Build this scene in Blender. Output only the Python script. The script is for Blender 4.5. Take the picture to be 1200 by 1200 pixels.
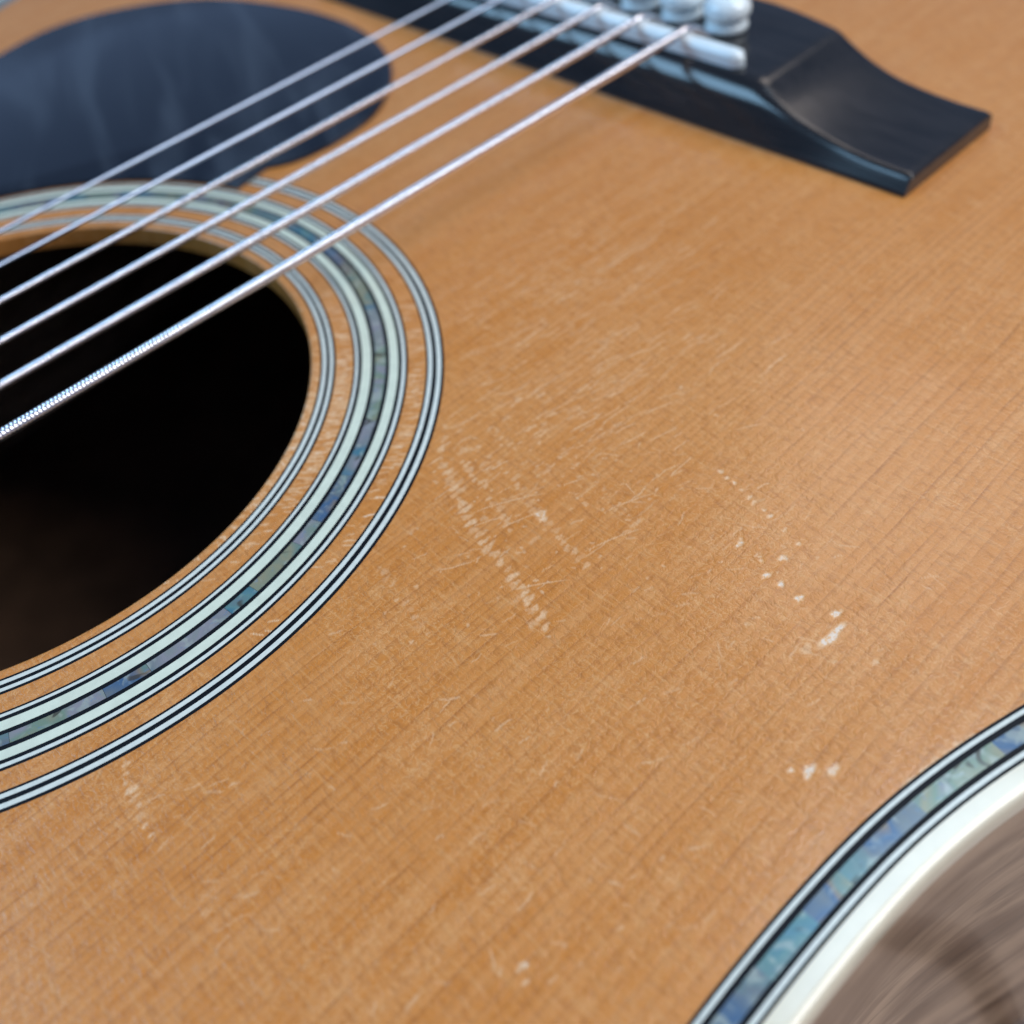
import bpy, bmesh, math, random
import numpy as np
from mathutils import Vector

# ------------------------------------------------------------------ reset
for o in list(bpy.data.objects):
    bpy.data.objects.remove(o, do_unlink=True)
scene = bpy.context.scene
COL = scene.collection
R = math.radians
MM = 0.001
H = 106.0            # height of the guitar's top above the floor, mm
random.seed(7)
rng = np.random.default_rng(11)

# ------------------------------------------------------------------ camera
cam = bpy.data.cameras.new('camera')
cam_o = bpy.data.objects.new('camera', cam)
COL.objects.link(cam_o)
cam_o.location = (-23.07 * MM, -150.21 * MM, (100.07 + H) * MM)
cam_o.rotation_euler = (R(43.438), R(6.160), R(-45.145))
cam.sensor_width = 36.0
cam.lens = 39.332
cam.clip_start = 0.005
cam.clip_end = 60.0
cam.dof.use_dof = True
cam.dof.focus_distance = 0.127
cam.dof.aperture_fstop = 15.5
scene.camera = cam_o

# ------------------------------------------------------------------ world: dim bluish room
world = bpy.data.worlds.new('World')
scene.world = world
world.use_nodes = True
bg = world.node_tree.nodes['Background']
bg.inputs['Color'].default_value = (0.30, 0.46, 0.80, 1)
bg.inputs['Strength'].default_value = 0.32

# ------------------------------------------------------------------ lights: soft windows, plus lamps added for sheen and string highlights
def area_light(name, loc, target, sx, sy, watts, color):
    l = bpy.data.lights.new(name, 'AREA')
    l.shape = 'RECTANGLE'
    l.size, l.size_y = sx, sy
    l.energy = watts
    l.color = color
    o = bpy.data.objects.new(name, l)
    COL.objects.link(o)
    o.location = loc
    d = Vector(target) - Vector(loc)
    o.rotation_euler = d.to_track_quat('-Z', 'Y').to_euler()
    return o
area_light('window_light', (0.62, -0.72, 1.05), (0.05, -0.06, 0.1), 0.8, 0.7, 14.0, (1.0, 0.965, 0.93))
area_light('sky_window_light', (-0.70, 0.86, 1.05), (0.03, -0.02, 0.1), 0.75, 0.65, 12.5, (0.38, 0.69, 1.0))
area_light('added_string_light', (0.60, -0.10, 1.30), (0.05, -0.02, 0.1), 0.34, 0.34, 2.4, (0.58, 0.80, 1.0))  # unseen lamp added to put blue highlights on the strings
area_light('added_sheen_light', (1.07, 0.32, 1.22), (0.08, -0.08, 0.1), 0.42, 0.40, 1.3, (1.0, 0.87, 0.78))  # dim pinkish lamp added to lay a pale sheen on the lacquer

scene.view_settings.view_transform = 'Standard'
scene.view_settings.look = 'None'
scene.view_settings.gamma = 1.0
scene.view_settings.use_curve_mapping = False
scene.view_settings.exposure = 0.02

# ------------------------------------------------------------------ helpers
def link(o, parent=None, kind=None):
    COL.objects.link(o)
    if parent is not None:
        o.parent = parent
    if kind:
        o['kind'] = kind
    return o

def tag(o, label, cat=None, group=None):
    o['label'] = label
    if cat: o['category'] = cat
    if group: o['group'] = group
    return o

def mesh_obj(name, verts, faces, mat, parent=None, smooth=True, kind=None, sharp=None):
    """verts in millimetres, z measured from the guitar's top face"""
    me = bpy.data.meshes.new(name)
    v = np.asarray(verts, dtype=np.float64).copy()
    v[:, 2] += H
    v *= MM
    me.from_pydata(v.tolist(), [], faces)
    me.materials.append(mat)
    if smooth:
        me.polygons.foreach_set('use_smooth', [True] * len(me.polygons))
    me.update()
    if sharp is not None:
        me.set_sharp_from_angle(angle=R(sharp))
    return link(bpy.data.objects.new(name, me), parent, kind)

class NT:
    """small node-tree builder"""
    def __init__(s, name):
        s.m = bpy.data.materials.new(name)
        s.m.use_nodes = True
        s.t = s.m.node_tree
        s.b = s.t.nodes['Principled BSDF']
    def n(s, typ, **kw):
        nd = s.t.nodes.new('ShaderNode' + typ)
        for k, v in kw.items():
            if k.startswith('i_'):
                key = k[2:]
                key = int(key) if key.isdigit() else key.replace('_', ' ')
                s.set(nd.inputs[key], v)
            else:
                setattr(nd, k, v)
        return nd
    def set(s, sock, v):
        if isinstance(v, bpy.types.NodeSocket):
            s.t.links.new(v, sock)
        elif isinstance(v, (tuple, list)) and len(v) == 3 and sock.type == 'RGBA':
            sock.default_value = (*v, 1)
        else:
            sock.default_value = v
    def math(s, op, a, b=None, c=None, clamp=False):
        nd = s.t.nodes.new('ShaderNodeMath')
        nd.operation = op
        nd.use_clamp = clamp
        s.set(nd.inputs[0], a)
        if b is not None: s.set(nd.inputs[1], b)
        if c is not None: s.set(nd.inputs[2], c)
        return nd.outputs[0]
    def smooth(s, x, lo, hi, a=0.0, b=1.0):
        nd = s.t.nodes.new('ShaderNodeMapRange')
        nd.interpolation_type = 'SMOOTHSTEP'
        s.set(nd.inputs[0], x)
        nd.inputs[1].default_value = lo; nd.inputs[2].default_value = hi
        nd.inputs[3].default_value = a; nd.inputs[4].default_value = b
        return nd.outputs[0]
    def mix(s, fac, a, b, blend='MIX'):
        nd = s.t.nodes.new('ShaderNodeMix')
        nd.data_type = 'RGBA'
        nd.blend_type = blend
        s.set(nd.inputs[0], fac)
        s.set(nd.inputs[6], a if not (isinstance(a, tuple) and len(a) == 3) else (*a, 1))
        s.set(nd.inputs[7], b if not (isinstance(b, tuple) and len(b) == 3) else (*b, 1))
        return nd.outputs[2]
    def coords(s, scale=(1000, 1000, 1000), rot=(0, 0, 0), loc=(0, 0, 0), kind='Object'):
        tc = s.n('TexCoord')
        src = tc.outputs[kind]
        if any(rot):                               # turn first, stretch afterwards
            m0 = s.n('Mapping')
            s.t.links.new(src, m0.inputs[0])
            m0.inputs['Rotation'].default_value = rot
            src = m0.outputs[0]
        mp = s.n('Mapping')
        s.t.links.new(src, mp.inputs[0])
        mp.inputs['Scale'].default_value = scale
        mp.inputs['Location'].default_value = loc
        return mp.outputs[0]
    def noise(s, vec, scale=1.0, detail=2.0, rough=0.5, dist=0.0):
        nd = s.n('TexNoise')
        nd.inputs['Scale'].default_value = scale
        nd.inputs['Detail'].default_value = detail
        nd.inputs['Roughness'].default_value = rough
        nd.inputs['Distortion'].default_value = dist
        s.t.links.new(vec, nd.inputs['Vector'])
        return nd.outputs[0]
    def bump(s, h, strength, dist_mm, normal=None):
        nd = s.n('Bump')
        nd.inputs['Strength'].default_value = strength
        nd.inputs['Distance'].default_value = dist_mm * MM
        s.set(nd.inputs['Height'], h)
        if normal is not None: s.set(nd.inputs['Normal'], normal)
        return nd.outputs[0]
    def out(s, **kw):
        for k, v in kw.items():
            s.set(s.b.inputs[k.replace('_', ' ')], v)
        return s.m

# ------------------------------------------------------------------ materials
def mat_soundboard():
    g = NT('spruce_soundboard')
    ph = g.n('Attribute', attribute_name='grain').outputs['Fac']
    wear = g.n('Attribute', attribute_name='wear').outputs['Fac']
    P = g.coords()
    fr = g.math('FRACT', ph)
    idx = g.math('FLOOR', ph)
    wn = g.n('TexWhiteNoise', noise_dimensions='1D', i_W=idx).outputs[0]
    # late-wood line: slow darkening, abrupt end, broken up along its length
    line = g.math('MULTIPLY', g.smooth(fr, 0.60, 0.92), g.smooth(fr, 0.94, 1.0, 1.0, 0.0))
    band = g.smooth(fr, 0.15, 0.95)
    breakup = g.smooth(g.noise(g.coords((160, 900, 900)), 1.0, 4.0, 0.62), 0.34, 0.74)
    along = g.noise(g.coords((28, 420, 1)), 1.0, 3.0, 0.6)
    amt = g.math('MULTIPLY', g.math('MULTIPLY', line, breakup), g.math('MULTIPLY_ADD', wn, 0.75, 0.25))
    # cross-grain silk
    silk = g.noise(g.coords((2200, 170, 1)), 1.0, 3.0, 0.62)
    silk2 = g.noise(g.coords((1500, 420, 1), rot=(0, 0, R(7))), 1.0, 4.0, 0.65)
    big = g.noise(P, 0.022, 3.0, 0.55)
    mott = g.noise(P, 0.42, 5.0, 0.65)
    c = g.mix(g.smooth(big, 0.35, 0.68), (0.585, 0.205, 0.026), (0.625, 0.245, 0.050))
    c = g.mix(g.smooth(along, 0.35, 0.7), c, (0.640, 0.262, 0.066))
    c = g.mix(g.math('MULTIPLY', band, 0.20), c, (0.40, 0.135, 0.018))
    c = g.mix(g.math('MULTIPLY', amt, g.smooth(g.noise(P, 0.018, 1.0), 0.35, 0.65, 0.32, 0.85)), c, (0.325, 0.092, 0.006))
    c = g.mix(g.smooth(silk, 0.50, 0.72, 0.0, 0.34), c, (0.72, 0.38, 0.145))
    c = g.mix(g.smooth(silk2, 0.52, 0.30, 0.0, 0.48), c, (0.37, 0.118, 0.014))
    c = g.mix(g.smooth(mott, 0.50, 0.74, 0.0, 0.20), c, (0.74, 0.41, 0.17))
    # lacquer relief: fine crinkle, grain telegraphing, worn pits
    warp = g.n('TexNoise', i_Scale=0.9, i_Detail=2.0)
    g.t.links.new(P, warp.inputs['Vector'])
    add = g.n('VectorMath', operation='MULTIPLY_ADD')
    g.t.links.new(warp.outputs[1], add.inputs[0]); add.inputs[1].default_value = (1.6, 1.6, 0)
    g.t.links.new(P, add.inputs[2])
    worm = g.noise(add.outputs[0], 1.15, 2.5, 0.55)
    crinkle = g.math('ABSOLUTE', g.math('SUBTRACT', worm, 0.5))
    patch = g.smooth(g.noise(P, 0.06, 2.0), 0.38, 0.62)
    craze = g.math('MULTIPLY', g.smooth(crinkle, 0.030, 0.004), g.math('MULTIPLY_ADD', patch, 0.7, 0.3))
    fleck = g.smooth(g.noise(add.outputs[0], 2.1, 2.0, 0.6), 0.60, 0.70)
    c = g.mix(g.math('MULTIPLY', craze, 0.30), c, (0.86, 0.52, 0.24))
    c = g.mix(g.math('MULTIPLY', fleck, g.math('MULTIPLY_ADD', patch, 0.26, 0.06)), c, (0.40, 0.13, 0.018))
    wear = g.math('MULTIPLY', wear, g.smooth(g.noise(P, 2.4, 3.0, 0.65), 0.30, 0.62, 0.42, 1.05), clamp=True)
    wcol = g.mix(g.smooth(wear, 0.55, 0.95), (0.88, 0.60, 0.35), (0.80, 0.66, 0.53))
    c = g.mix(g.math('MULTIPLY', wear, 0.95, clamp=True), c, wcol)
    h = g.math('ADD', g.math('MULTIPLY', crinkle, 0.9), g.math('MULTIPLY', mott, 0.45))
    h = g.math('SUBTRACT', h, g.math('MULTIPLY', amt, 0.05))
    h = g.math('ADD', h, g.math('MULTIPLY', silk2, 0.30))
    nb = g.bump(h, 1.0, 0.20)
    wav = g.bump(g.noise(P, 0.05, 2.0), 0.25, 1.2, nb)
    rough = g.math('MULTIPLY_ADD', wear, 0.25, 0.36)
    g.out(Base_Color=c, Roughness=rough, Normal=wav, Coat_Weight=0.7, Coat_Roughness=0.17)
    g.set(g.b.inputs['Coat Normal'], g.bump(h, 0.35, 0.08, g.bump(g.noise(P, 0.05, 2.0), 0.22, 1.2)))
    return g.m

def mat_rim():
    g = NT('spruce_rim')
    n = g.noise(g.coords((120, 900, 1500)), 1.0, 4.0)
    c = g.mix(g.smooth(n, 0.3, 0.7), (0.50, 0.24, 0.075), (0.60, 0.33, 0.13))
    return g.out(Base_Color=c, Roughness=0.4, Coat_Weight=0.4, Coat_Roughness=0.25,
                 Normal=g.bump(n, 0.3, 0.1))

def mat_plain(name, col, rough, coat=0.0, var=0.0, metal=0.0, vscale=0.3, bump=0.0, spec=None):
    g = NT(name)
    c = col
    n = g.noise(g.coords(), vscale, 4.0, 0.6)
    if var:
        c = g.mix(g.smooth(n, 0.3, 0.7), tuple(x * (1 - var) for x in col), tuple(min(1, x * (1 + var)) for x in col))
    g.out(Base_Color=c, Roughness=rough, Metallic=metal, Coat_Weight=coat, Coat_Roughness=0.12)
    if bump:
        g.out(Normal=g.bump(n, bump, 0.1))
    if spec is not None:
        g.out(Specular_IOR_Level=spec)
    return g.m

def mat_abalone():
    g = NT('abalone_shell')
    rnd = g.n('ObjectInfo').outputs['Random']
    tc = g.n('TexCoord')
    mp = g.n('Mapping')
    g.t.links.new(tc.outputs['Object'], mp.inputs[0])
    mp.inputs['Scale'].default_value = (1000, 1000, 1000)
    cb = g.n('CombineXYZ', i_X=g.math('MULTIPLY', rnd, 313.0), i_Y=g.math('MULTIPLY', rnd, 71.0), i_Z=0.0)
    g.t.links.new(cb.outputs[0], mp.inputs['Location'])
    P = mp.outputs[0]
    a = g.noise(P, 0.20, 1.5, 0.5, 0.5)
    # narrow in-piece drift around a hue picked per piece
    t = g.math('ADD', g.math('MULTIPLY', g.math('SUBTRACT', a, 0.5), 0.8), rnd)
    t = g.math('FRACT', t)
    cr = g.n('ValToRGB')
    e = cr.color_ramp.elements
    stops = [(0.0, (0.15, 0.18, 0.20)), (0.11, (0.12, 0.25, 0.25)), (0.20, (0.06, 0.19, 0.26)),
             (0.30, (0.20, 0.23, 0.24)), (0.42, (0.28, 0.27, 0.30)), (0.52, (0.19, 0.27, 0.20)),
             (0.64, (0.29, 0.28, 0.18)), (0.74, (0.14, 0.24, 0.22)), (0.82, (0.24, 0.19, 0.14)),
             (0.91, (0.06, 0.13, 0.24)), (1.0, (0.15, 0.18, 0.20))]
    e[0].position, e[0].color = stops[0][0], (*stops[0][1], 1)
    e[1].position, e[1].color = stops[-1][0], (*stops[-1][1], 1)
    for p, c in stops[1:-1]:
        x = e.new(p); x.color = (*c, 1)
    g.t.links.new(t, cr.inputs[0])
    c = cr.outputs[0]
    pale = g.noise(P, 0.45, 2.0, 0.5, 0.8)
    c = g.mix(g.smooth(pale, 0.52, 0.70, 0.0, 0.6), c, (0.40, 0.45, 0.39))
    glint = g.noise(P, 1.3, 2.0, 0.5, 1.2)
    c = g.mix(g.smooth(glint, 0.60, 0.72, 0.0, 0.35), c, (0.10, 0.22, 0.42))
    dark = g.noise(P, 0.30, 1.5, 0.5, 1.0)
    c = g.mix(g.smooth(dark, 0.62, 0.70, 0.0, 0.85), c, (0.06, 0.05, 0.035))
    g.out(Base_Color=c, Roughness=0.25, Coat_Weight=0.6, Coat_Roughness=0.1, Metallic=0.15)
    return g.m

def mat_rosewood():
    g = NT('rosewood_side')
    st = g.noise(g.coords((30, 30, 100)), 1.0, 4.0, 0.55, 0.8)
    st2 = g.noise(g.coords((60, 60, 300)), 1.0, 3.0, 0.55, 0.6)
    c = g.mix(g.smooth(st, 0.33, 0.66), (0.24, 0.145, 0.088), (0.56, 0.385, 0.255))
    c = g.mix(g.smooth(st2, 0.50, 0.74, 0.0, 0.5), c, (0.12, 0.07, 0.045))
    nb = g.bump(st2, 0.25, 0.15)
    g.out(Base_Color=c, Roughness=0.42, Coat_Weight=0.4, Coat_Roughness=0.1)
    g.set(g.b.inputs['Coat Normal'], g.bump(st2, 0.06, 0.1))
    g.set(g.b.inputs['Normal'], nb)
    return g.m

def mat_bridge():
    g = NT('ebony_bridge')
    n = g.noise(g.coords((900, 60, 900)), 1.0, 4.0, 0.6)
    c = g.mix(g.smooth(n, 0.35, 0.7), (0.010, 0.010, 0.011), (0.022, 0.020, 0.021))
    return g.out(Base_Color=c, Roughness=0.17, Normal=g.bump(n, 0.06, 0.05), Coat_Weight=0.2, Coat_Roughness=0.1)

def mat_pickguard():
    g = NT('black_pickguard')
    P = g.coords((18, 75, 1), rot=(0, 0, R(-66)))
    n = g.noise(P, 1.0, 2.0, 0.45, 0.6)
    fold_refl = g.noise(g.coords((14, 85, 1), rot=(0, 0, R(-66))), 1.0, 2.0, 0.45, 0.9)
    c = g.mix(g.smooth(fold_refl, 0.42, 0.70), (0.009, 0.013, 0.022), (0.034, 0.044, 0.060))  # soft reflected curtain folds, painted into the base colour as paler streaks
    return g.out(Base_Color=c, Roughness=0.12, Normal=g.bump(n, 0.25, 1.0), Coat_Weight=0.2, Coat_Roughness=0.06)

def mat_floor():
    g = NT('grey_brown_plank')
    rnd = g.n('ObjectInfo').outputs['Random']
    st = g.noise(g.coords((420, 22, 60)), 1.0, 5.0, 0.6, 0.5)
    c = g.mix(g.smooth(st, 0.3, 0.7), (0.30, 0.215, 0.165), (0.46, 0.36, 0.30))
    c = g.mix(g.math('MULTIPLY', rnd, 0.3), c, (0.36, 0.27, 0.21))
    return g.out(Base_Color=c, Roughness=0.45, Normal=g.bump(st, 0.2, 0.3))

M_TOP = mat_soundboard()
M_RIM = mat_rim()
M_BLACK = mat_plain('black_fibre', (0.006, 0.007, 0.010), 0.4, 0.0, 0.2, vscale=2, spec=0.15)
M_WHITE = mat_plain('white_fibre', (0.66, 0.69, 0.63), 0.35, 0.35, 0.06, vscale=1.2)
M_CREAM = mat_plain('cream_celluloid', (0.66, 0.71, 0.58), 0.32, 0.4, 0.05, vscale=0.6)
M_BIND = mat_plain('ivoroid_binding', (0.77, 0.70, 0.54), 0.22, 0.5, 0.04, vscale=0.2)
M_ABAL = mat_abalone()
M_SIDE = mat_rosewood()
M_INNER = mat_plain('inner_wood', (0.10, 0.055, 0.032), 0.7, 0, 0.3, vscale=0.05)
M_BRIDGE = mat_bridge()
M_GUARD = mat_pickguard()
M_SADDLE = mat_plain('bone_saddle', (0.76, 0.86, 0.90), 0.22, 0.4, 0.04)
M_PIN = mat_plain('ivory_plastic', (0.76, 0.85, 0.88), 0.2, 0.5, 0.04)
M_STEEL = mat_plain('string_steel', (0.42, 0.50, 0.64), 0.36, 0, 0.04, metal=1.0, vscale=0.5)
M_WOUND = mat_plain('wound_bronze', (0.90, 0.87, 0.90), 0.26, 0, 0.06, metal=1.0, vscale=0.5)
M_NECK = mat_plain('mahogany_neck', (0.16, 0.07, 0.035), 0.35, 0.5, 0.25, vscale=0.05)
M_FLOOR = mat_floor()
M_GAP = mat_plain('dark_joint', (0.045, 0.026, 0.014), 0.8, 0, 0.3, vscale=0.1)

# ------------------------------------------------------------------ floor (structure)
def box(x0, x1, y0, y1, z0, z1):
    v = [(x0,y0,z0),(x1,y0,z0),(x1,y1,z0),(x0,y1,z0),(x0,y0,z1),(x1,y0,z1),(x1,y1,z1),(x0,y1,z1)]
    f = [(3,2,1,0),(4,5,6,7),(0,1,5,4),(1,2,6,5),(2,3,7,6),(3,0,4,7)]
    return v, f
v, f = box(-1500, 1500, -1500, 1500, -H - 30, -H - 6)
floor = mesh_obj('floor', v, f, M_GAP, smooth=False, kind='structure')
def plank(x0, x1, y0, y1):
    b = 1.5
    v = [(x0,y0,-H-7),(x1,y0,-H-7),(x1,y1,-H-7),(x0,y1,-H-7),
         (x0,y0,-H-b),(x1,y0,-H-b),(x1,y1,-H-b),(x0,y1,-H-b),
         (x0+b,y0+b,-H),(x1-b,y0+b,-H),(x1-b,y1-b,-H),(x0+b,y1-b,-H)]
    f = [(0,1,5,4),(1,2,6,5),(2,3,7,6),(3,0,4,7),(4,5,9,8),(5,6,10,9),(6,7,11,10),(7,4,8,11),(8,9,10,11)]
    return mesh_obj('plank', v, f, M_FLOOR, floor, smooth=False)
k = 0
x = 70.0 - 140 * 8
while x < 1100:
    off = -900 + (k % 3) * 260
    for y0 in (off - 700, off + 0, off + 700, off + 1400):
        plank(x, x + 135.5, y0, y0 + 697)
    x += 140.0
    k += 1

# ------------------------------------------------------------------ the guitar
guitar = bpy.data.objects.new('acoustic_guitar', None)
link(guitar)
tag(guitar, 'worn amber-topped acoustic guitar with black bridge and abalone inlay lying on its back', 'guitar')

# ---- body outline (half widths of the outer edge along the string direction)
HALF = [(-142, 0), (-141, 40), (-137, 79), (-126, 114), (-106, 136), (-82, 145.5), (-60, 146), (-40, 142.7),
        (-20, 139.0), (0, 136.9), (10, 136.5), (20, 136.6), (30, 137.3), (40, 139.15), (50, 142.0), (63, 146.1),
        (77, 150.3), (100, 160.5), (130, 174.5), (160, 185.5), (190, 193), (220, 196.2), (250, 195), (280, 188.5), (310, 173.5),
        (335, 150), (354, 111), (364.5, 61), (367, 0)]
ctrl = [(x, -y) for x, y in HALF] + [(x, y) for x, y in HALF[-2:0:-1]]
ctrl = np.array(ctrl, float)                       # closed, starts at neck end, bass side first
def catmull(c, per):
    out = []
    n = len(c)
    for i in range(n):
        p0, p1, p2, p3 = c[i-1], c[i], c[(i+1) % n], c[(i+2) % n]
        k = max(2, int(np.hypot(*(p2-p1)) / per))
        # centripetal
        t0 = 0; t1 = t0 + np.hypot(*(p1-p0))**.5; t2 = t1 + np.hypot(*(p2-p1))**.5; t3 = t2 + np.hypot(*(p3-p2))**.5
        for t in np.linspace(t1, t2, k, endpoint=False):
            A1 = (t1-t)/(t1-t0)*p0+(t-t0)/(t1-t0)*p1
            A2 = (t2-t)/(t2-t1)*p1+(t-t1)/(t2-t1)*p2
            A3 = (t3-t)/(t3-t2)*p2+(t-t2)/(t3-t2)*p3
            B1 = (t2-t)/(t2-t0)*A1+(t-t0)/(t2-t0)*A2
            B2 = (t3-t)/(t3-t1)*A2+(t-t1)/(t3-t1)*A3
            out.append((t2-t)/(t2-t1)*B1+(t-t1)/(t2-t1)*B2)
    return np.array(out)
OUT = catmull(ctrl, 1.6)
for _ in range(6):                                 # fair the curve a little
    OUT = 0.25*np.roll(OUT, 1, 0) + 0.5*OUT + 0.25*np.roll(OUT, -1, 0)
tan = np.roll(OUT, -1, 0) - np.roll(OUT, 1, 0)
tan /= np.linalg.norm(tan, axis=1)[:, None]
NIN = np.stack([-tan[:, 1], tan[:, 0]], 1)         # inward normal (counter-clockwise loop)
if np.mean(np.sum(NIN * (np.array([100, 0]) - OUT), 1)) < 0:
    NIN = -NIN
N_OUT = len(OUT)
def offs(d):
    return OUT + NIN * d

def sweep(name, prof, mat, parent, i0=None, i1=None, sharp=35, kind=None, taper=None):
    """sweep a closed profile [(inward offset, z)] along the outline (whole loop or index range)"""
    loop = i0 is None
    idx = np.arange(N_OUT) if loop else np.arange(i0, i1 + 1) % N_OUT
    n, m = len(idx), len(prof)
    verts = np.zeros((n, m, 3))
    for j, (d, z) in enumerate(prof):
        verts[:, j, :2] = OUT[idx] + NIN[idx] * d
        verts[:, j, 2] = z
    faces = []
    for a in range(n if loop else n - 1):
        b = (a + 1) % n
        for j in range(m):
            k = (j + 1) % m
            faces.append((a*m+j, b*m+j, b*m+k, a*m+k))
    if not loop:
        faces.append(tuple(range(m))[::-1]); faces.append(tuple((n-1)*m + j for j in range(m)))
    o = mesh_obj(name, verts.reshape(-1, 3), faces, mat, parent, True, kind, sharp)
    return o

# ---- soundboard: one dense sheet with grain and wear stored per vertex
HOLE = 50.1
xs = np.concatenate([np.arange(-145, -24, 1.5), np.arange(-24, 12, 0.2), np.arange(12, 68, 0.15), np.arange(68, 112, 0.2), np.arange(112, 371, 1.2)])
ys = np.concatenate([np.arange(-200, -136, 1.6), np.arange(-136, -98, 0.2), np.arange(-98, -55, 0.15), np.arange(-55, -18, 0.2), np.arange(-18, 201, 1.1)])
nx, ny = len(xs), len(ys)
X, Y = np.meshgrid(xs, ys, indexing='ij')
# grain phase: ring spacing widens towards the edges, each ring a little different, slow wander
yy = np.arange(-215, 215, 0.25)
sp = 0.86 + 0.82 * np.clip(np.abs(yy) / 130, 0, 1.2) ** 1.3
jit = np.interp(yy, np.arange(-220, 221, 2.6), rng.uniform(0.72, 1.32, len(np.arange(-220, 221, 2.6))))
phase_tab = np.cumsum(0.25 / (sp * jit))
def grain_at(x, y):
    w = 0.55*np.sin(x*0.021 + 1.3) + 0.30*np.sin(x*0.053 + y*0.02) + 0.12*np.sin(x*0.13 + y*0.11) + 0.05*np.sin(x*0.41 + y*0.5)
    return np.interp(y + w, yy, phase_tab)
GR = grain_at(X, Y)
WEAR = np.zeros_like(X)
Z = np.zeros_like(X)

def window(x0, x1, y0, y1):
    a, b = np.searchsorted(xs, [x0, x1]); c, d = np.searchsorted(ys, [y0, y1])
    return slice(a, b), slice(c, d)
def stroke(p, w, s, depth=0.0, soft=0.5, gate=0.0):
    """polyline p [(x,y)], half width w mm, strength s; gate>0 keeps it off the hard grain lines"""
    p = np.array(p, float)
    m = w * 2.5 + 0.3
    sl = window(p[:,0].min()-m, p[:,0].max()+m, p[:,1].min()-m, p[:,1].max()+m)
    xx, yy_ = X[sl], Y[sl]
    if xx.size == 0: return
    best = np.full(xx.shape, 1e9); tt = np.zeros(xx.shape)
    L = len(p) - 1
    for i in range(L):
        a, b = p[i], p[i+1]
        d = b - a; l2 = max(d @ d, 1e-9)
        t = np.clip(((xx-a[0])*d[0] + (yy_-a[1])*d[1]) / l2, 0, 1)
        r = np.hypot(xx-a[0]-t*d[0], yy_-a[1]-t*d[1])
        k = r < best
        best = np.where(k, r, best); tt = np.where(k, (i+t)/L, tt)
    taper = np.clip(4*np.minimum(tt, 1-tt) + 0.35, 0, 1)
    m_ = np.clip((w*taper*(1+soft) - best) / (2*soft*w + 1e-6), 0, 1) * s
    if gate:
        fr = GR[sl] % 1.0
        g_ = np.clip((0.80 - fr)/0.22, 0, 1) * np.clip(fr/0.12, 0, 1)
        m_ = m_ * (1 - gate + gate*g_)
    WEAR[sl] = np.maximum(WEAR[sl], m_)
    Z[sl] -= depth * m_
def blob(x, y, rx, ry, s, depth=0.035, ang=0.0):
    n = 9
    ph = rng.uniform(0, 6.28, 3)
    sl = window(x-2.2*max(rx, ry), x+2.2*max(rx, ry), y-2.2*max(rx, ry), y+2.2*max(rx, ry))
    dx, dy = X[sl]-x, Y[sl]-y
    ca, sa = math.cos(ang), math.sin(ang)
    u, v = (dx*ca+dy*sa)/rx, (-dx*sa+dy*ca)/ry
    th = np.arctan2(v, u)
    rr = np.hypot(u, v) / (1 + 0.20*np.sin(2*th+ph[0]) + 0.16*np.sin(3*th+ph[1]) + 0.09*np.sin(5*th+ph[2]))
    m_ = np.clip((1.25-rr)/0.5, 0, 1) * s
    WEAR[sl] = np.maximum(WEAR[sl], m_)
    Z[sl] -= depth*m_

# white chips through the lacquer (bass side, towards the waist)
for (x, y, r, s) in [(50.3,-99.9,.50,.95),(49.7,-103.3,.22,.7),(50.1,-102.9,.2,.6),(51.6,-105.0,.48,.8),(48.3,-105.1,.50,.95),
                     (48.3,-107.1,.42,.9),(47.9,-109.8,.52,1.0),(48.7,-114.1,.55,1.0),(45.8,-120.8,.32,.75),
                     (29.5,-121.7,.40,.75),(30.6,-123.1,.62,.95),(32.2,-124.8,.55,.8),(-2.2,-115.5,.45,.8),(-3.0,-116.7,.36,.65),
                     (51.0,-99.5,.2,.6)]:
    blob(x, y, r*rng.uniform(.9, 1.35), r*rng.uniform(.7, .95), s)
blob(45.8, -115.45, 2.0, 0.55, 1.0, 0.03, R(-8))
blob(42.6, -114.4, 0.8, 0.5, 0.45, 0.01, R(-20))
for (x, y) in [(58.4,-90.9),(58.0,-92.2),(57.9,-93.4),(57.5,-94.8),(57.0,-96.3),(56.7,-97.2),(56.4,-98.9),(56.0,-100.0),(55.3,-102.6),(54.5,-105.1)]:
    blob(x, y, rng.uniform(.25, .42), rng.uniform(.22, .32), rng.uniform(.5, .85))
# ladders of pick dents, one dent between each pair of grain lines
def ladder(p, w, s, dense=1.0):
    p = np.array(p, float)
    for i in range(len(p)-1):
        a, b = p[i], p[i+1]
        n = max(2, int(np.hypot(*(b-a)) / 0.12))
        last = None
        for t in np.linspace(0, 1, n):
            q = a + (b-a)*t
            g_ = float(grain_at(q[0], q[1]))
            if abs((g_ % 1) - 0.42) < 0.09 and int(g_) != last and rng.random() < dense:
                last = int(g_)
                k = rng.uniform(0.6, 1.25)
                blob(q[0]+rng.normal(0, .22), q[1], w*k*rng.uniform(.9, 1.5), min(0.46, w*k*.75), s*rng.uniform(.38, .88), 0.045)
ladder([(38.7,-59.1),(34.9,-67.0),(32.0,-73.2),(30.5,-77.6),(30.0,-81.8),(27.9,-87.7),(26.6,-91.7)], .62, .74)
ladder([(29.2,-81.8),(27.0,-87.7),(25.9,-90.7)], .5, .5, .6)
ladder([(41.1,-58.2),(38.2,-66.5),(36.6,-72.6),(34.3,-77.9)], .48, .52, .85)
ladder([(41.6,-69.9),(40.1,-74.1),(38.9,-78.3),(37.7,-83.0),(36.1,-89.1)], .52, .58, .75)
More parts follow.
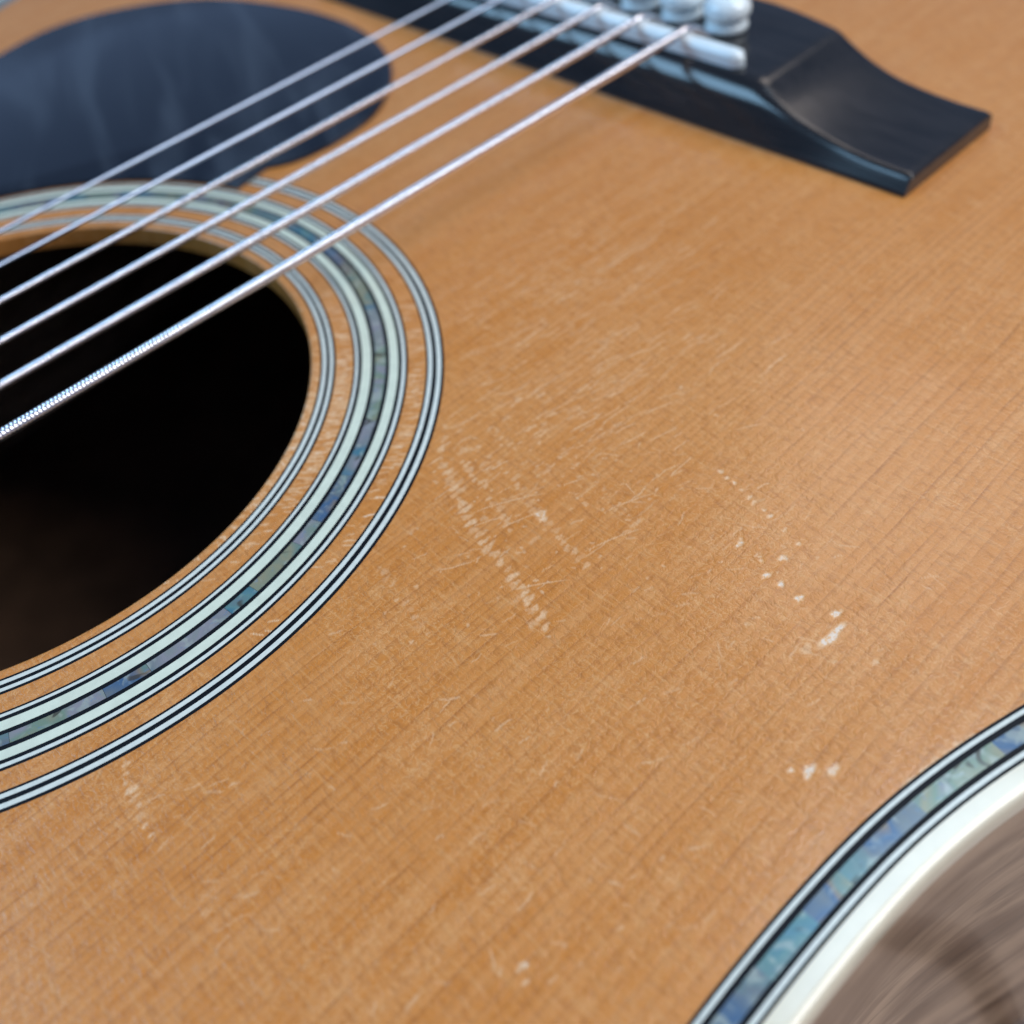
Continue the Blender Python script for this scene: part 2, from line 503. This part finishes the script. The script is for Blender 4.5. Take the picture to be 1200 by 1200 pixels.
ladder([(20.0,-69.1),(18.9,-74.0),(18.0,-78.8),(16.9,-82.2)], .40, .42, .8)
ladder([(-15.4,-68.4),(-16.8,-72.3),(-17.8,-75.6),(-18.5,-79.0)], .40, .85, 1.0)
ladder([(46.0,-62.0),(44.5,-70.0),(43.0,-75.0)], .34, .36, .6)
ladder([(49.8,-69.3),(48.1,-76.1),(46.0,-86.0)], .34, .40, .45)
ladder([(62,-52),(57,-66),(53,-78)], .42, .26, .4)
blob(38.9, -78.3, .8, .55, .8); blob(38.5, -79.2, .55, .4, .7)
# broad faint scuffs beside the rosette
for _ in range(70):
    c = np.array([rng.normal(40, 9), rng.normal(-64, 8)])
    if np.hypot(*c) < 71: continue
    blob(c[0], c[1], rng.uniform(.3, 1.0), rng.uniform(.2, .4), rng.uniform(.12, .42), 0.006)
for _ in range(170):                               # small crumbs of bruised lacquer
    c = np.array([rng.normal(38, 10), rng.normal(-77, 10)])
    if np.hypot(*c) < 71: continue
    blob(c[0], c[1], rng.uniform(.12, .38), rng.uniform(.1, .24), rng.uniform(.15, .6), 0.008, R(rng.normal(-25, 30)))
# fine curved strum scratches, nearly along the strings but crossing the grain slightly
def scratch(cx, cy, ln, ang, w, s):
    t = np.linspace(-.5, .5, 6)
    bend = rng.normal(0, .05) * ln
    px = cx + ln*t*math.cos(ang) - bend*(t*t*4)*math.sin(ang)
    py = cy + ln*t*math.sin(ang) + bend*(t*t*4)*math.cos(ang) + rng.normal(0, .05, 6)
    stroke(list(zip(px, py)), w, s, 0.02, 0.6)
for (a, b) in [((53.4,-77.7),(58.5,-79.0)),((49.9,-65.3),(59.4,-67.7)),((33.5,-71.2),(42.2,-76.1)),((49.5,-82.8),(48.7,-85.3)),
               ((34,-76),(40,-78.4)),((28,-84),(33.5,-88)),((44,-84),(50.5,-86.6)),((38,-86.5),(45,-89.4)),((24,-75),(28.5,-77.8))]:
    scratch((a[0]+b[0])/2, (a[1]+b[1])/2, math.hypot(b[0]-a[0], b[1]-a[1]), math.atan2(b[1]-a[1], b[0]-a[0]), 0.075, 0.6)
for _ in range(360):
    t = rng.random()
    cx = rng.normal(48 + 30*t, 11); cy = rng.normal(-66 + 14*t, 13)
    if math.hypot(cx, cy) < 72 or cy > -26: continue
    scratch(cx, cy, rng.uniform(1.2, 6.5), R(rng.normal(-11, 9)), rng.uniform(.05, .10), rng.uniform(.12, .75)**1.15)
for _ in range(130):                               # hairlines towards the bridge
    cx = rng.normal(82, 13); cy = rng.normal(-50, 10)
    if math.hypot(cx, cy) < 72 or cy > -20 or cx > 110: continue
    scratch(cx, cy, rng.uniform(1.5, 6), R(rng.normal(-7, 6)), rng.uniform(.06, .11), rng.uniform(.12, .6))
for _ in range(260):
    cx = rng.uniform(-20, 60); cy = rng.uniform(-126, -72)
    if math.hypot(cx, cy) < 72: continue
    scratch(cx, cy, rng.uniform(.6, 2.6), R(rng.normal(-20, 30)), rng.uniform(.06, .13), rng.uniform(.12, .5))
for _ in range(340):                               # nicks on the wood between the rosette rings
    th = R(rng.normal(-48, 15)); r = rng.choice([rng.uniform(54.1, 56.4), rng.uniform(54.1, 56.4), rng.uniform(64.8, 67)])
    scratch(r*math.cos(th), r*math.sin(th), rng.uniform(.8, 2.6), R(rng.normal(-44, 9)), rng.uniform(.06, .13), rng.uniform(.35, .95))
for _ in range(22):                                # loose short crosswise rubs
    cx = rng.uniform(-15, 100); cy = rng.uniform(-125, -40)
    if math.hypot(cx, cy) < 73: continue
    scratch(cx, cy, rng.uniform(1.5, 4), R(rng.uniform(60, 120)), .08, rng.uniform(.1, .28))
# lacquer lifting along the waist purfling
for (x, y) in [(35.9,-130.9),(36.7,-131.0),(38.0,-131.3),(39.6,-131.5),(41.2,-131.9),(42.6,-132.2),(43.9,-132.6)]:
    blob(x, y, rng.uniform(.5, .9), .35, rng.uniform(.35, .75), 0.0, R(-14))

RR = np.hypot(X, Y)
inner = offs(4.2)
def inside(px, py, poly):
    """even-odd test, vectorised over the grid columns"""
    res = np.zeros(px.shape, bool)
    x0, y0 = poly[:, 0], poly[:, 1]
    x1, y1 = np.roll(x0, -1), np.roll(y0, -1)
    # per x column: crossing heights
    for i in range(px.shape[0]):
        xv = px[i, 0]
        k = ((x0 <= xv) & (x1 > xv)) | ((x1 <= xv) & (x0 > xv))
        yc = np.sort(y0[k] + (xv-x0[k])*(y1[k]-y0[k])/(x1[k]-x0[k]))
        res[i] = np.searchsorted(yc, py[i]) % 2 == 1
    return res
keep = inside(X, Y, inner) & (RR > HOLE + 1.6)
kc = keep[:-1, :-1] & keep[1:, :-1] & keep[1:, 1:] & keep[:-1, 1:]
ids = np.arange(nx*ny).reshape(nx, ny)
quads = np.stack([ids[:-1, :-1][kc], ids[1:, :-1][kc], ids[1:, 1:][kc], ids[:-1, 1:][kc]], 1)
used = np.unique(quads)
remap = np.full(nx*ny, -1); remap[used] = np.arange(len(used))
quads = remap[quads].astype(np.int32)
co = np.stack([X.ravel()[used], Y.ravel()[used], Z.ravel()[used] + H], 1).astype(np.float32) * MM
me = bpy.data.meshes.new('soundboard')
me.vertices.add(len(co)); me.vertices.foreach_set('co', co.ravel())
me.loops.add(quads.size); me.loops.foreach_set('vertex_index', quads.ravel())
me.polygons.add(len(quads))
me.polygons.foreach_set('loop_start', np.arange(0, quads.size, 4, dtype=np.int32))
me.update(calc_edges=True)
me.polygons.foreach_set('use_smooth', np.ones(len(quads), bool))
for nm, arr in (('grain', GR), ('wear', WEAR)):
    at = me.attributes.new(nm, 'FLOAT', 'POINT')
    at.data.foreach_set('value', arr.ravel()[used].astype(np.float32))
me.materials.append(M_TOP)
me.update()
soundboard = link(bpy.data.objects.new('soundboard', me), guitar)
tag(soundboard, 'amber spruce top with fine grain, pick scratches and white chips')

# ---- annulus helper
def ring(name, r0, r1, z1, mat, parent, z0=-0.6, seg=360, a0=None, a1=None, wob=0.0, smooth=True):
    full = a0 is None
    n = seg if full else max(2, int(abs(a1-a0)/R(0.8)))
    verts, faces = [], []
    for i in range(n if full else n + 1):
        a = (2*math.pi*i/n) if full else a0 + (a1-a0)*i/n
        w0 = wob*math.sin(a*37+r0)*random.random() if wob else 0
        w1 = wob*math.sin(a*31+r1)*random.random() if wob else 0
        c, s = math.cos(a), math.sin(a)
        verts += [((r0+w0)*c,(r0+w0)*s,z0),((r0+w0)*c,(r0+w0)*s,z1),((r1+w1)*c,(r1+w1)*s,z1),((r1+w1)*c,(r1+w1)*s,z0)]
    m = n if full else n
    for i in range(m):
        a, b = 4*i, 4*((i+1) % n if full else i+1)
        for j in range(4):
            k = (j+1) % 4
            faces.append((a+j, a+k, b+k, b+j))
    if not full:
        faces.append((0,1,2,3)); e = 4*n; faces.append((e+3,e+2,e+1,e))
    return mesh_obj(name, verts, faces, mat, parent, smooth, None, 30)

# ---- sound hole rim: rounded wooden edge with real thickness
prof = [(HOLE+2.6, 0.0), (HOLE+2.1, 0.0), (HOLE+1.85, 0.0), (HOLE+1.6, 0.0), (HOLE+1.35, 0.0), (HOLE+1.1, 0.0), (HOLE+.85, 0.0), (HOLE+0.6, 0.0), (HOLE+0.35, -0.02),
        (HOLE+0.15, -0.10), (HOLE+.04, -0.22), (HOLE, -0.40), (HOLE, -3.4), (HOLE+0.3, -3.7), (HOLE+3.2, -3.7)]
n = 1100; m = len(prof)
verts = np.array([(r*math.cos(2*math.pi*i/n), r*math.sin(2*math.pi*i/n), z + (0.004 if j < 8 else 0)) for i in range(n) for j, (r, z) in enumerate(prof)])
faces = [(i*m+j, i*m+j+1, ((i+1) % n)*m+j+1, ((i+1) % n)*m+j) for i in range(n) for j in range(m-1)]
rim = mesh_obj('soundhole_rim', verts, faces, M_TOP, guitar, True, None, 40)
rw = np.zeros(len(verts))
for _ in range(260):                               # pick nicks across the rim
    th = R(rng.normal(-55, 14)); r = rng.uniform(HOLE, HOLE+1.7)
    ax, ay = r*math.cos(th), r*math.sin(th); an = R(rng.normal(-44, 9)); L_ = rng.uniform(.6, 2.0)
    dx, dy = verts[:, 0]-ax, verts[:, 1]-ay
    u = dx*math.cos(an)+dy*math.sin(an); v_ = -dx*math.sin(an)+dy*math.cos(an)
    rw = np.maximum(rw, np.clip(1.4-np.abs(v_)/rng.uniform(.08, .13), 0, 1)*np.clip((L_/2-np.abs(u))/.3, 0, 1)*rng.uniform(.35, .95)*(verts[:, 2] > -1))
for nm, arr in (('grain', grain_at(verts[:, 0], verts[:, 1])), ('wear', rw)):
    at = rim.data.attributes.new(nm, 'FLOAT', 'POINT')
    at.data.foreach_set('value', arr.astype(np.float32))

# ---- rosette: three inlaid ring groups
ZB, ZW = 0.020, 0.034
def ring_group(name, r0, r1, lines, label):
    base = ring(name, r0, r1, ZB, M_BLACK, guitar)
    tag(base, label)
    for (nm, a, b, mt) in lines:
        ring(nm, a, b, ZW, mt, base, z0=-0.3, wob=0.012)
    return base
ring_group('rosette_ring', 51.62, 53.90, [('white_line', 51.94, 52.50, M_WHITE), ('white_line', 53.02, 53.52, M_WHITE)],
           'thin black and white inner ring next to the sound hole')
band = ring_group('rosette_band', 56.50, 64.48, [('white_line', 56.79, 57.20, M_WHITE), ('cream_band', 57.76, 59.12, M_CREAM),
                  ('cream_band', 61.78, 63.05, M_CREAM), ('white_line', 63.60, 64.10, M_WHITE)],
           'wide cream and abalone band around the sound hole')
ring_group('rosette_ring', 67.12, 69.74, [('white_line', 67.44, 68.02, M_WHITE), ('white_line', 68.66, 69.30, M_WHITE)],
           'thin black and white outer ring of the rosette')
a = R(-170)
while a < R(190):
    L = random.uniform(3.5, 11) / 60.4
    e = min(a + L, R(190))
    ring('abalone_piece', 59.64 + random.uniform(0, .09), 61.24 - random.uniform(0, .07), ZW + random.uniform(-.004, .004), M_ABAL, band,
         z0=-0.3, a0=a + 0.0004, a1=e - 0.0004)
    a = e

# ---- edge: binding, purfling lines and abalone strip
binding = sweep('binding', [(2.60, ZB+.004), (1.2, ZB+.004), (0.6, -0.08), (0.22, -0.30), (0.03, -0.75), (-0.05, -3.1), (2.5, -3.1), (2.60, -0.8)],
                M_BIND, guitar, sharp=50)
tag(binding, 'cream plastic binding along the body edge')
purf = sweep('edge_purfling', [(7.35, ZB), (2.58, ZB), (2.58, -0.7), (7.35, -0.7)], M_BLACK, guitar)
tag(purf, 'black and white purfling with abalone inside the binding')
sweep('white_line', [(3.48, ZW), (2.98, ZW), (2.98, -0.3), (3.48, -0.3)], M_WHITE, purf)
sweep('white_line', [(6.97, ZW), (6.51, ZW), (6.51, -0.3), (6.97, -0.3)], M_WHITE, purf)
i0 = int(np.argmin(np.hypot(OUT[:, 0] + 40, OUT[:, 1] + 143)))
i1 = int(np.argmin(np.hypot(OUT[:, 0] - 120, OUT[:, 1] + 171)))
if i0 > i1: i0, i1 = i1, i0
i = i0
while i < i1:
    j = min(i + random.choice([2, 3, 4, 5, 6]), i1)
    d0, d1 = 5.90 - random.uniform(0, .12), 4.02 + random.uniform(0, .08)
    z = ZW + random.uniform(-.004, .004)
    sweep('abalone_piece', [(d0, z), (d1, z), (d1, -0.3), (d0, -0.3)], M_ABAL, purf, i, j)
    i = j
sweep('abalone_strip', [(5.90, ZW), (3.98, ZW), (3.98, -0.3), (5.90, -0.3)], M_ABAL, purf, i1, i0 + N_OUT)

# ---- sides, back, inside
side = sweep('side', [(0.12, -3.1), (0.12, -H+2.0), (2.5, -H+2.0), (2.5, -3.1)], M_SIDE, guitar, sharp=50)
tag(side, 'glossy dark rosewood side with streaky grain')
back_v = [(*p, -H + z) for z in (0.3, 2.6) for p in offs(0.6)]
back_f = [tuple(range(N_OUT))[::-1], tuple(range(N_OUT, 2*N_OUT))] + [(i, (i+1) % N_OUT, N_OUT+(i+1) % N_OUT, N_OUT+i) for i in range(N_OUT)]
mesh_obj('back', back_v, back_f, M_INNER, guitar, False)

# ---- pickguard
pg = [(69.5,20.6),(73.1,18.3),(78.5,17.1),(84.3,17.0),(93.0,18.5),(101.7,23.5),(106.0,27.4),(110.8,33.6),(115.4,43.8),(117.8,58.2),
      (115.7,77.4),(107.0,99.6),(91.4,113.0),(78.8,117.3),(63.3,115.2),(45,108),(24,96),(4,81),(-6,70)]
pgs = catmull(np.array(pg + [(-6.5, 66.2)]), 1.5)
pgs = pgs[:int(np.argmin(np.hypot(pgs[:,0]+6.0, pgs[:,1]-70)))]
a_end = math.atan2(20.6, 69.5)
arc = [(64.9*math.cos(t), 64.9*math.sin(t)) for t in np.linspace(R(96), a_end + 0.012, 90)]
poly = np.array([tuple(p) for p in pgs] + arc)
area2 = np.sum(poly[:,0]*np.roll(poly[:,1],-1) - np.roll(poly[:,0],-1)*poly[:,1])
if area2 < 0: poly = poly[::-1]
pt = np.roll(poly, -1, 0) - np.roll(poly, 1, 0)
pt /= np.linalg.norm(pt, axis=1)[:, None] + 1e-9
pn = np.stack([-pt[:, 1], pt[:, 0]], 1)
layers = [(0.0, 0.055), (0.0, 0.55), (0.10, 0.78), (0.35, 0.88)]
n = len(poly)
verts = []
for d, z in layers:
    verts += [(*p, z) for p in poly + pn*d]
faces = [(l*n+i, l*n+(i+1) % n, (l+1)*n+(i+1) % n, (l+1)*n+i) for l in range(len(layers)-1) for i in range(n)]
faces.append(tuple((len(layers)-1)*n + i for i in range(n)))
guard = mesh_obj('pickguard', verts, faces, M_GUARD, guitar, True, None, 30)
tag(guard, 'glossy black teardrop pickguard beside the rosette')

# ---- bridge
def sstep(t):
    t = min(1, max(0, t)); return t*t*(3-2*t)
def bridge_h(y):
    a = abs(y)
    if a < 44: return 9.1 - 0.5*(a/44)**2
    if a > 75.8: return 3.05
    t = (a-44)/(75.8-44)
    # short convex shoulder then concave scoop
    return 3.05 + 5.55*(max(0, 1-t)**2.4)
ysb = np.concatenate([np.linspace(-75.8, -75.2, 3), np.linspace(-74.6, -40, 60), np.linspace(-38, 38, 30), np.linspace(40, 74.6, 60), np.linspace(75.2, 75.8, 3)])
us = [0, 0, .008, .018, .03, .042, .055, .07, .085, .10, .12, .145, .17, .20, .25, .32, .42, .55, .70, .85, .95, .985, .997, 1, 1]
verts, m = [], len(us)
hs_ = np.array([bridge_h(y) for y in ysb])
for _ in range(3):
    hs_[1:-1] = .25*hs_[:-2] + .5*hs_[1:-1] + .25*hs_[2:]
for y, h in zip(ysb, hs_):
    xf = 124.5
    xr = 150.6 + 5.5*sstep((60-abs(y))/34)
    endr = 0.5 if abs(y) > 75.5 else (0.12 if abs(y) > 75.0 else 0)
    big = sstep((h-3.1)/3.2)                       # the front edge is rounded over where the bridge is tall
    for j, u in enumerate(us):
        x = xf + (xr-xf)*u
        if j in (0, m-1):
            z = 0.02
        else:
            d = (x-xf)
            def smin(a, b, k):
                q = max(0.0, k-abs(a-b))/k
                return min(a, b) - q*q*k*0.25
            l1 = 0.5 + (1.5 + 0.7*big)*d           # leaning front face
            l2 = 3.7 + 1.05*d + 5.0*(1-big)        # chamfer where the bridge is tall
            rear = .35*(1-(xr-x)/.6)**2 if xr-x < 0.6 else 0.0
            z = max(0.4, smin(smin(l1, l2, 0.5), h-endr-rear, 0.7+0.8*big))
        verts.append((x, y, z))
faces = []
for i in range(len(ysb)-1):
    for j in range(m-1):
        faces.append((i*m+j, (i+1)*m+j, (i+1)*m+j+1, i*m+j+1))
faces.append(tuple(range(m))); faces.append(tuple((len(ysb)-1)*m+j for j in range(m))[::-1])
bridge = mesh_obj('bridge', verts, faces, M_BRIDGE, guitar, True, None, 42)
tag(bridge, 'black ebony bridge with scooped wings')
# saddle: slightly slanted bone bar with rounded top and ends
ns = 60; verts, faces = [], []
sprof = [(-1.75, 8.0), (-1.75, 10.2), (-1.45, 10.9), (-0.8, 11.2), (0.0, 11.3), (0.8, 11.2), (1.45, 10.9), (1.75, 10.2), (1.75, 8.0)]
for i in range(ns+1):
    t = i/ns; y = -38.6 + 76.2*t
    e = min(t, 1-t)*76.2
    f_ = math.sqrt(max(0, 1-(1-min(1, e/1.8))**2)) if e < 1.8 else 1
    for (dx, z) in sprof:
        cx = 132.4 - 0.020*(y+38)
        zz = z if z < 8.5 else 8.0 + (z-8.0)*(0.62+0.38*f_)
        verts.append((cx + dx*max(.08, f_), y, zz + (0.35*(1-(y/38)**2) if z > 8.5 else 0)))
m = len(sprof)
for i in range(ns):
    for j in range(m-1):
        faces.append((i*m+j, (i+1)*m+j, (i+1)*m+j+1, i*m+j+1))
faces.append(tuple(range(m))); faces.append(tuple(ns*m+j for j in range(m))[::-1])
tag(mesh_obj('saddle', verts, faces, M_SADDLE, bridge, True, None, 60), 'white bone saddle set into the black bridge')

# bridge pins
SY = [-25.8, -15.7, -5.9, 4.0, 13.8, 23.6]
pin_prof = [(2.6, 6.0), (2.9, 8.9), (3.75, 9.3), (3.95, 9.9), (3.75, 10.5), (3.25, 10.85), (3.35, 11.1), (4.05, 11.7), (4.35, 12.6),
            (4.2, 13.6), (3.5, 14.5), (2.4, 15.05), (1.5, 15.24), (0.0, 15.26)]
nseg = 28
pv, pf, pm = [], [], []
for (r, z) in pin_prof:
    for i in range(nseg):
        a = 2*math.pi*i/nseg
        pv.append((r*math.cos(a)*MM, r*math.sin(a)*MM, (z+H)*MM))
for l in range(len(pin_prof)-1):
    for i in range(nseg):
        pf.append((l*nseg+i, l*nseg+(i+1) % nseg, (l+1)*nseg+(i+1) % nseg, (l+1)*nseg+i))
        pm.append(1 if l == len(pin_prof)-2 else 0)
pin_me = bpy.data.meshes.new('bridge_pin')
pin_me.from_pydata(pv, [], pf)
pin_me.materials.append(M_PIN); pin_me.materials.append(M_BLACK)
pin_me.polygons.foreach_set('material_index', pm)
pin_me.polygons.foreach_set('use_smooth', [True]*len(pf))
pin_me.update()
PX = [142.6, 142.4, 142.2, 142.0, 141.8, 141.6]
for px, y in zip(PX, SY):
    o = bpy.data.objects.new('bridge_pin', pin_me)
    o.location = (px*MM, (y-1.2)*MM, -0.2*MM)
    o.rotation_euler = (0, 0, random.uniform(0, 6))
    link(o, bridge)

# ---- neck, fingerboard and headstock (left of the frame, carries the strings)
NUT = -511.0
def slab(name, x0, x1, w0, w1, z0, z1, mat, parent, round_bottom=False):
    verts, faces = [], []
    nn = 14
    for x, w in ((x0, w0), (x1, w1)):
        if round_bottom:
            for i in range(nn+1):
                a = math.pi*i/nn
                verts.append((x, 1.0 - w*math.cos(a), z1 - (z1-z0)*math.sin(a)))
        else:
            verts += [(x, 1-w, z0), (x, 1-w, z1), (x, 1+w, z1), (x, 1+w, z0)]
    m = len(verts)//2
    for j in range(m):
        k = (j+1) % m
        faces.append((j, k, m+k, m+j))
    faces.append(tuple(range(m))[::-1]); faces.append(tuple(range(m, 2*m)))
    return mesh_obj(name, verts, faces, mat, parent, True, None, 40)
slab('neck', NUT, -142.2, 21.5, 28.0, -21.0, 0.9, M_NECK, guitar, True)
fb = slab('fingerboard', NUT, -62.0, 21.5, 28.2, 1.0, 7.2, M_BRIDGE, guitar)
tag(fb, 'black fingerboard reaching to the sound hole')
for kf in range(1, 21):
    fx = 134.0 - 645.0 * 2**(-kf/12)
    t = (fx-NUT)/(-62-NUT); w = 21.3 + (28.0-21.3)*t
    vs, fs = [], []
    for yy_ in (1-w, 1+w):
        for i in range(6):
            a = math.pi*i/5
            vs.append((fx+1.3*math.cos(a), yy_, 7.1+1.1*math.sin(a)))
    for i in range(5): fs.append((i, i+1, 7+i, 6+i))
    fs.append((0,1,2,3,4,5)); fs.append((11,10,9,8,7,6))
    mesh_obj('fret', vs, fs, M_STEEL, fb, True, None, 40)
slab('nut', NUT-5, NUT-0.1, 21.6, 21.6, 1.0, 9.0, M_SADDLE, guitar)
slab('headstock', NUT-190, NUT-5.2, 38, 27, -16, 0.8, M_NECK, guitar)

# ---- strings
NY = [-17.0, -9.8, -2.6, 4.6, 11.8, 19.0]
RAD = [0.84, 0.72, 0.60, 0.53, 0.37, 0.32]
PITCH = [0.58, 0.50, 0.40, 0.32, 0, 0]
LAB = ['thickest wound string nearest the camera', 'second thickest wound string', 'third wound string', 'thinnest wound string',
       'plain steel string, second thinnest', 'thinnest plain steel string, farthest from the camera']
for i in range(6):
    ys_, yn = SY[i], NY[i]
    sx = 132.4 - 0.020*(ys_+38) + 0.6
    top = 11.3 + 0.35*(1-(ys_/38)**2) + RAD[i]*0.9
    nutz = 9.3
    # centre line: headstock -> nut -> saddle -> pin
    P = [(NUT-60, yn*0.95, 5.0), (NUT-2, yn, nutz)]
    start = -70.0
    z_at = lambda x: nutz + (top-nutz)*(x-NUT)/(sx-NUT) + (12.0+0-11.85)*0
    y_at = lambda x: yn + (ys_-yn)*(x-NUT)/(sx-NUT)
    P += [(x, y_at(x), z_at(x)) for x in (-400, -250, start)]
    step = PITCH[i]/9 if PITCH[i] else 2.0
    fine = list(np.arange(start+step, sx-2.0, step))
    P += [(x, y_at(x), z_at(x)) for x in fine]
    nf0, nf1 = 5, 5+len(fine)
    # over the saddle and down to the pin
    pin = (PX[i]-3.6, ys_-0.6, 9.0)
    for t in np.linspace(0, 1, 14):
        x = sx-2.0 + (pin[0]-sx+2.0)*t
        z0_ = z_at(sx-2.0)
        u = max(0, (x-sx+0.4)/(pin[0]-sx+0.4))
        z = top - 0.02 - (top-8.6)*u**1.35 if x > sx-0.4 else z_at(x)
        P.append((x, ys_ - 0.5*u, z))
    P = np.array(P)
    T = np.gradient(P, axis=0); T /= np.linalg.norm(T, axis=1)[:, None]
    up = np.array([0, 0, 1.0]); S_ = np.cross(T, up); S_ /= np.linalg.norm(S_, axis=1)[:, None]
    U_ = np.cross(S_, T)
    seg = 18
    ang = np.arange(seg)*2*math.pi/seg
    rad = np.full((len(P), seg), RAD[i])
    if PITCH[i]:
        s = P[:, 0:1]
        ph = (s/PITCH[i] + ang[None, :]/(2*math.pi)) % 1.0
        bul = np.sqrt(np.clip(1-(2*ph-1)**2, 0, 1))
        rad = RAD[i] - PITCH[i]*0.45*(1-bul)
        rad[:nf0] = RAD[i]; rad[nf1:] = RAD[i]*0.98
    V = P[:, None, :] + rad[..., None]*(np.cos(ang)[None, :, None]*S_[:, None, :] + np.sin(ang)[None, :, None]*U_[:, None, :])
    verts = V.reshape(-1, 3)
    nn = len(P)
    ia = (np.arange(nn-1)[:, None]*seg + np.arange(seg)[None, :])
    ib = (np.arange(nn-1)[:, None]*seg + (np.arange(seg)[None, :]+1) % seg)
    faces = np.stack([ia, ib, ib+seg, ia+seg], -1).reshape(-1, 4).tolist()
    tag(mesh_obj('string', verts, faces, M_WOUND if PITCH[i] else M_STEEL, guitar, True), LAB[i])

scene.render.resolution_x = 1024
scene.render.resolution_y = 1024
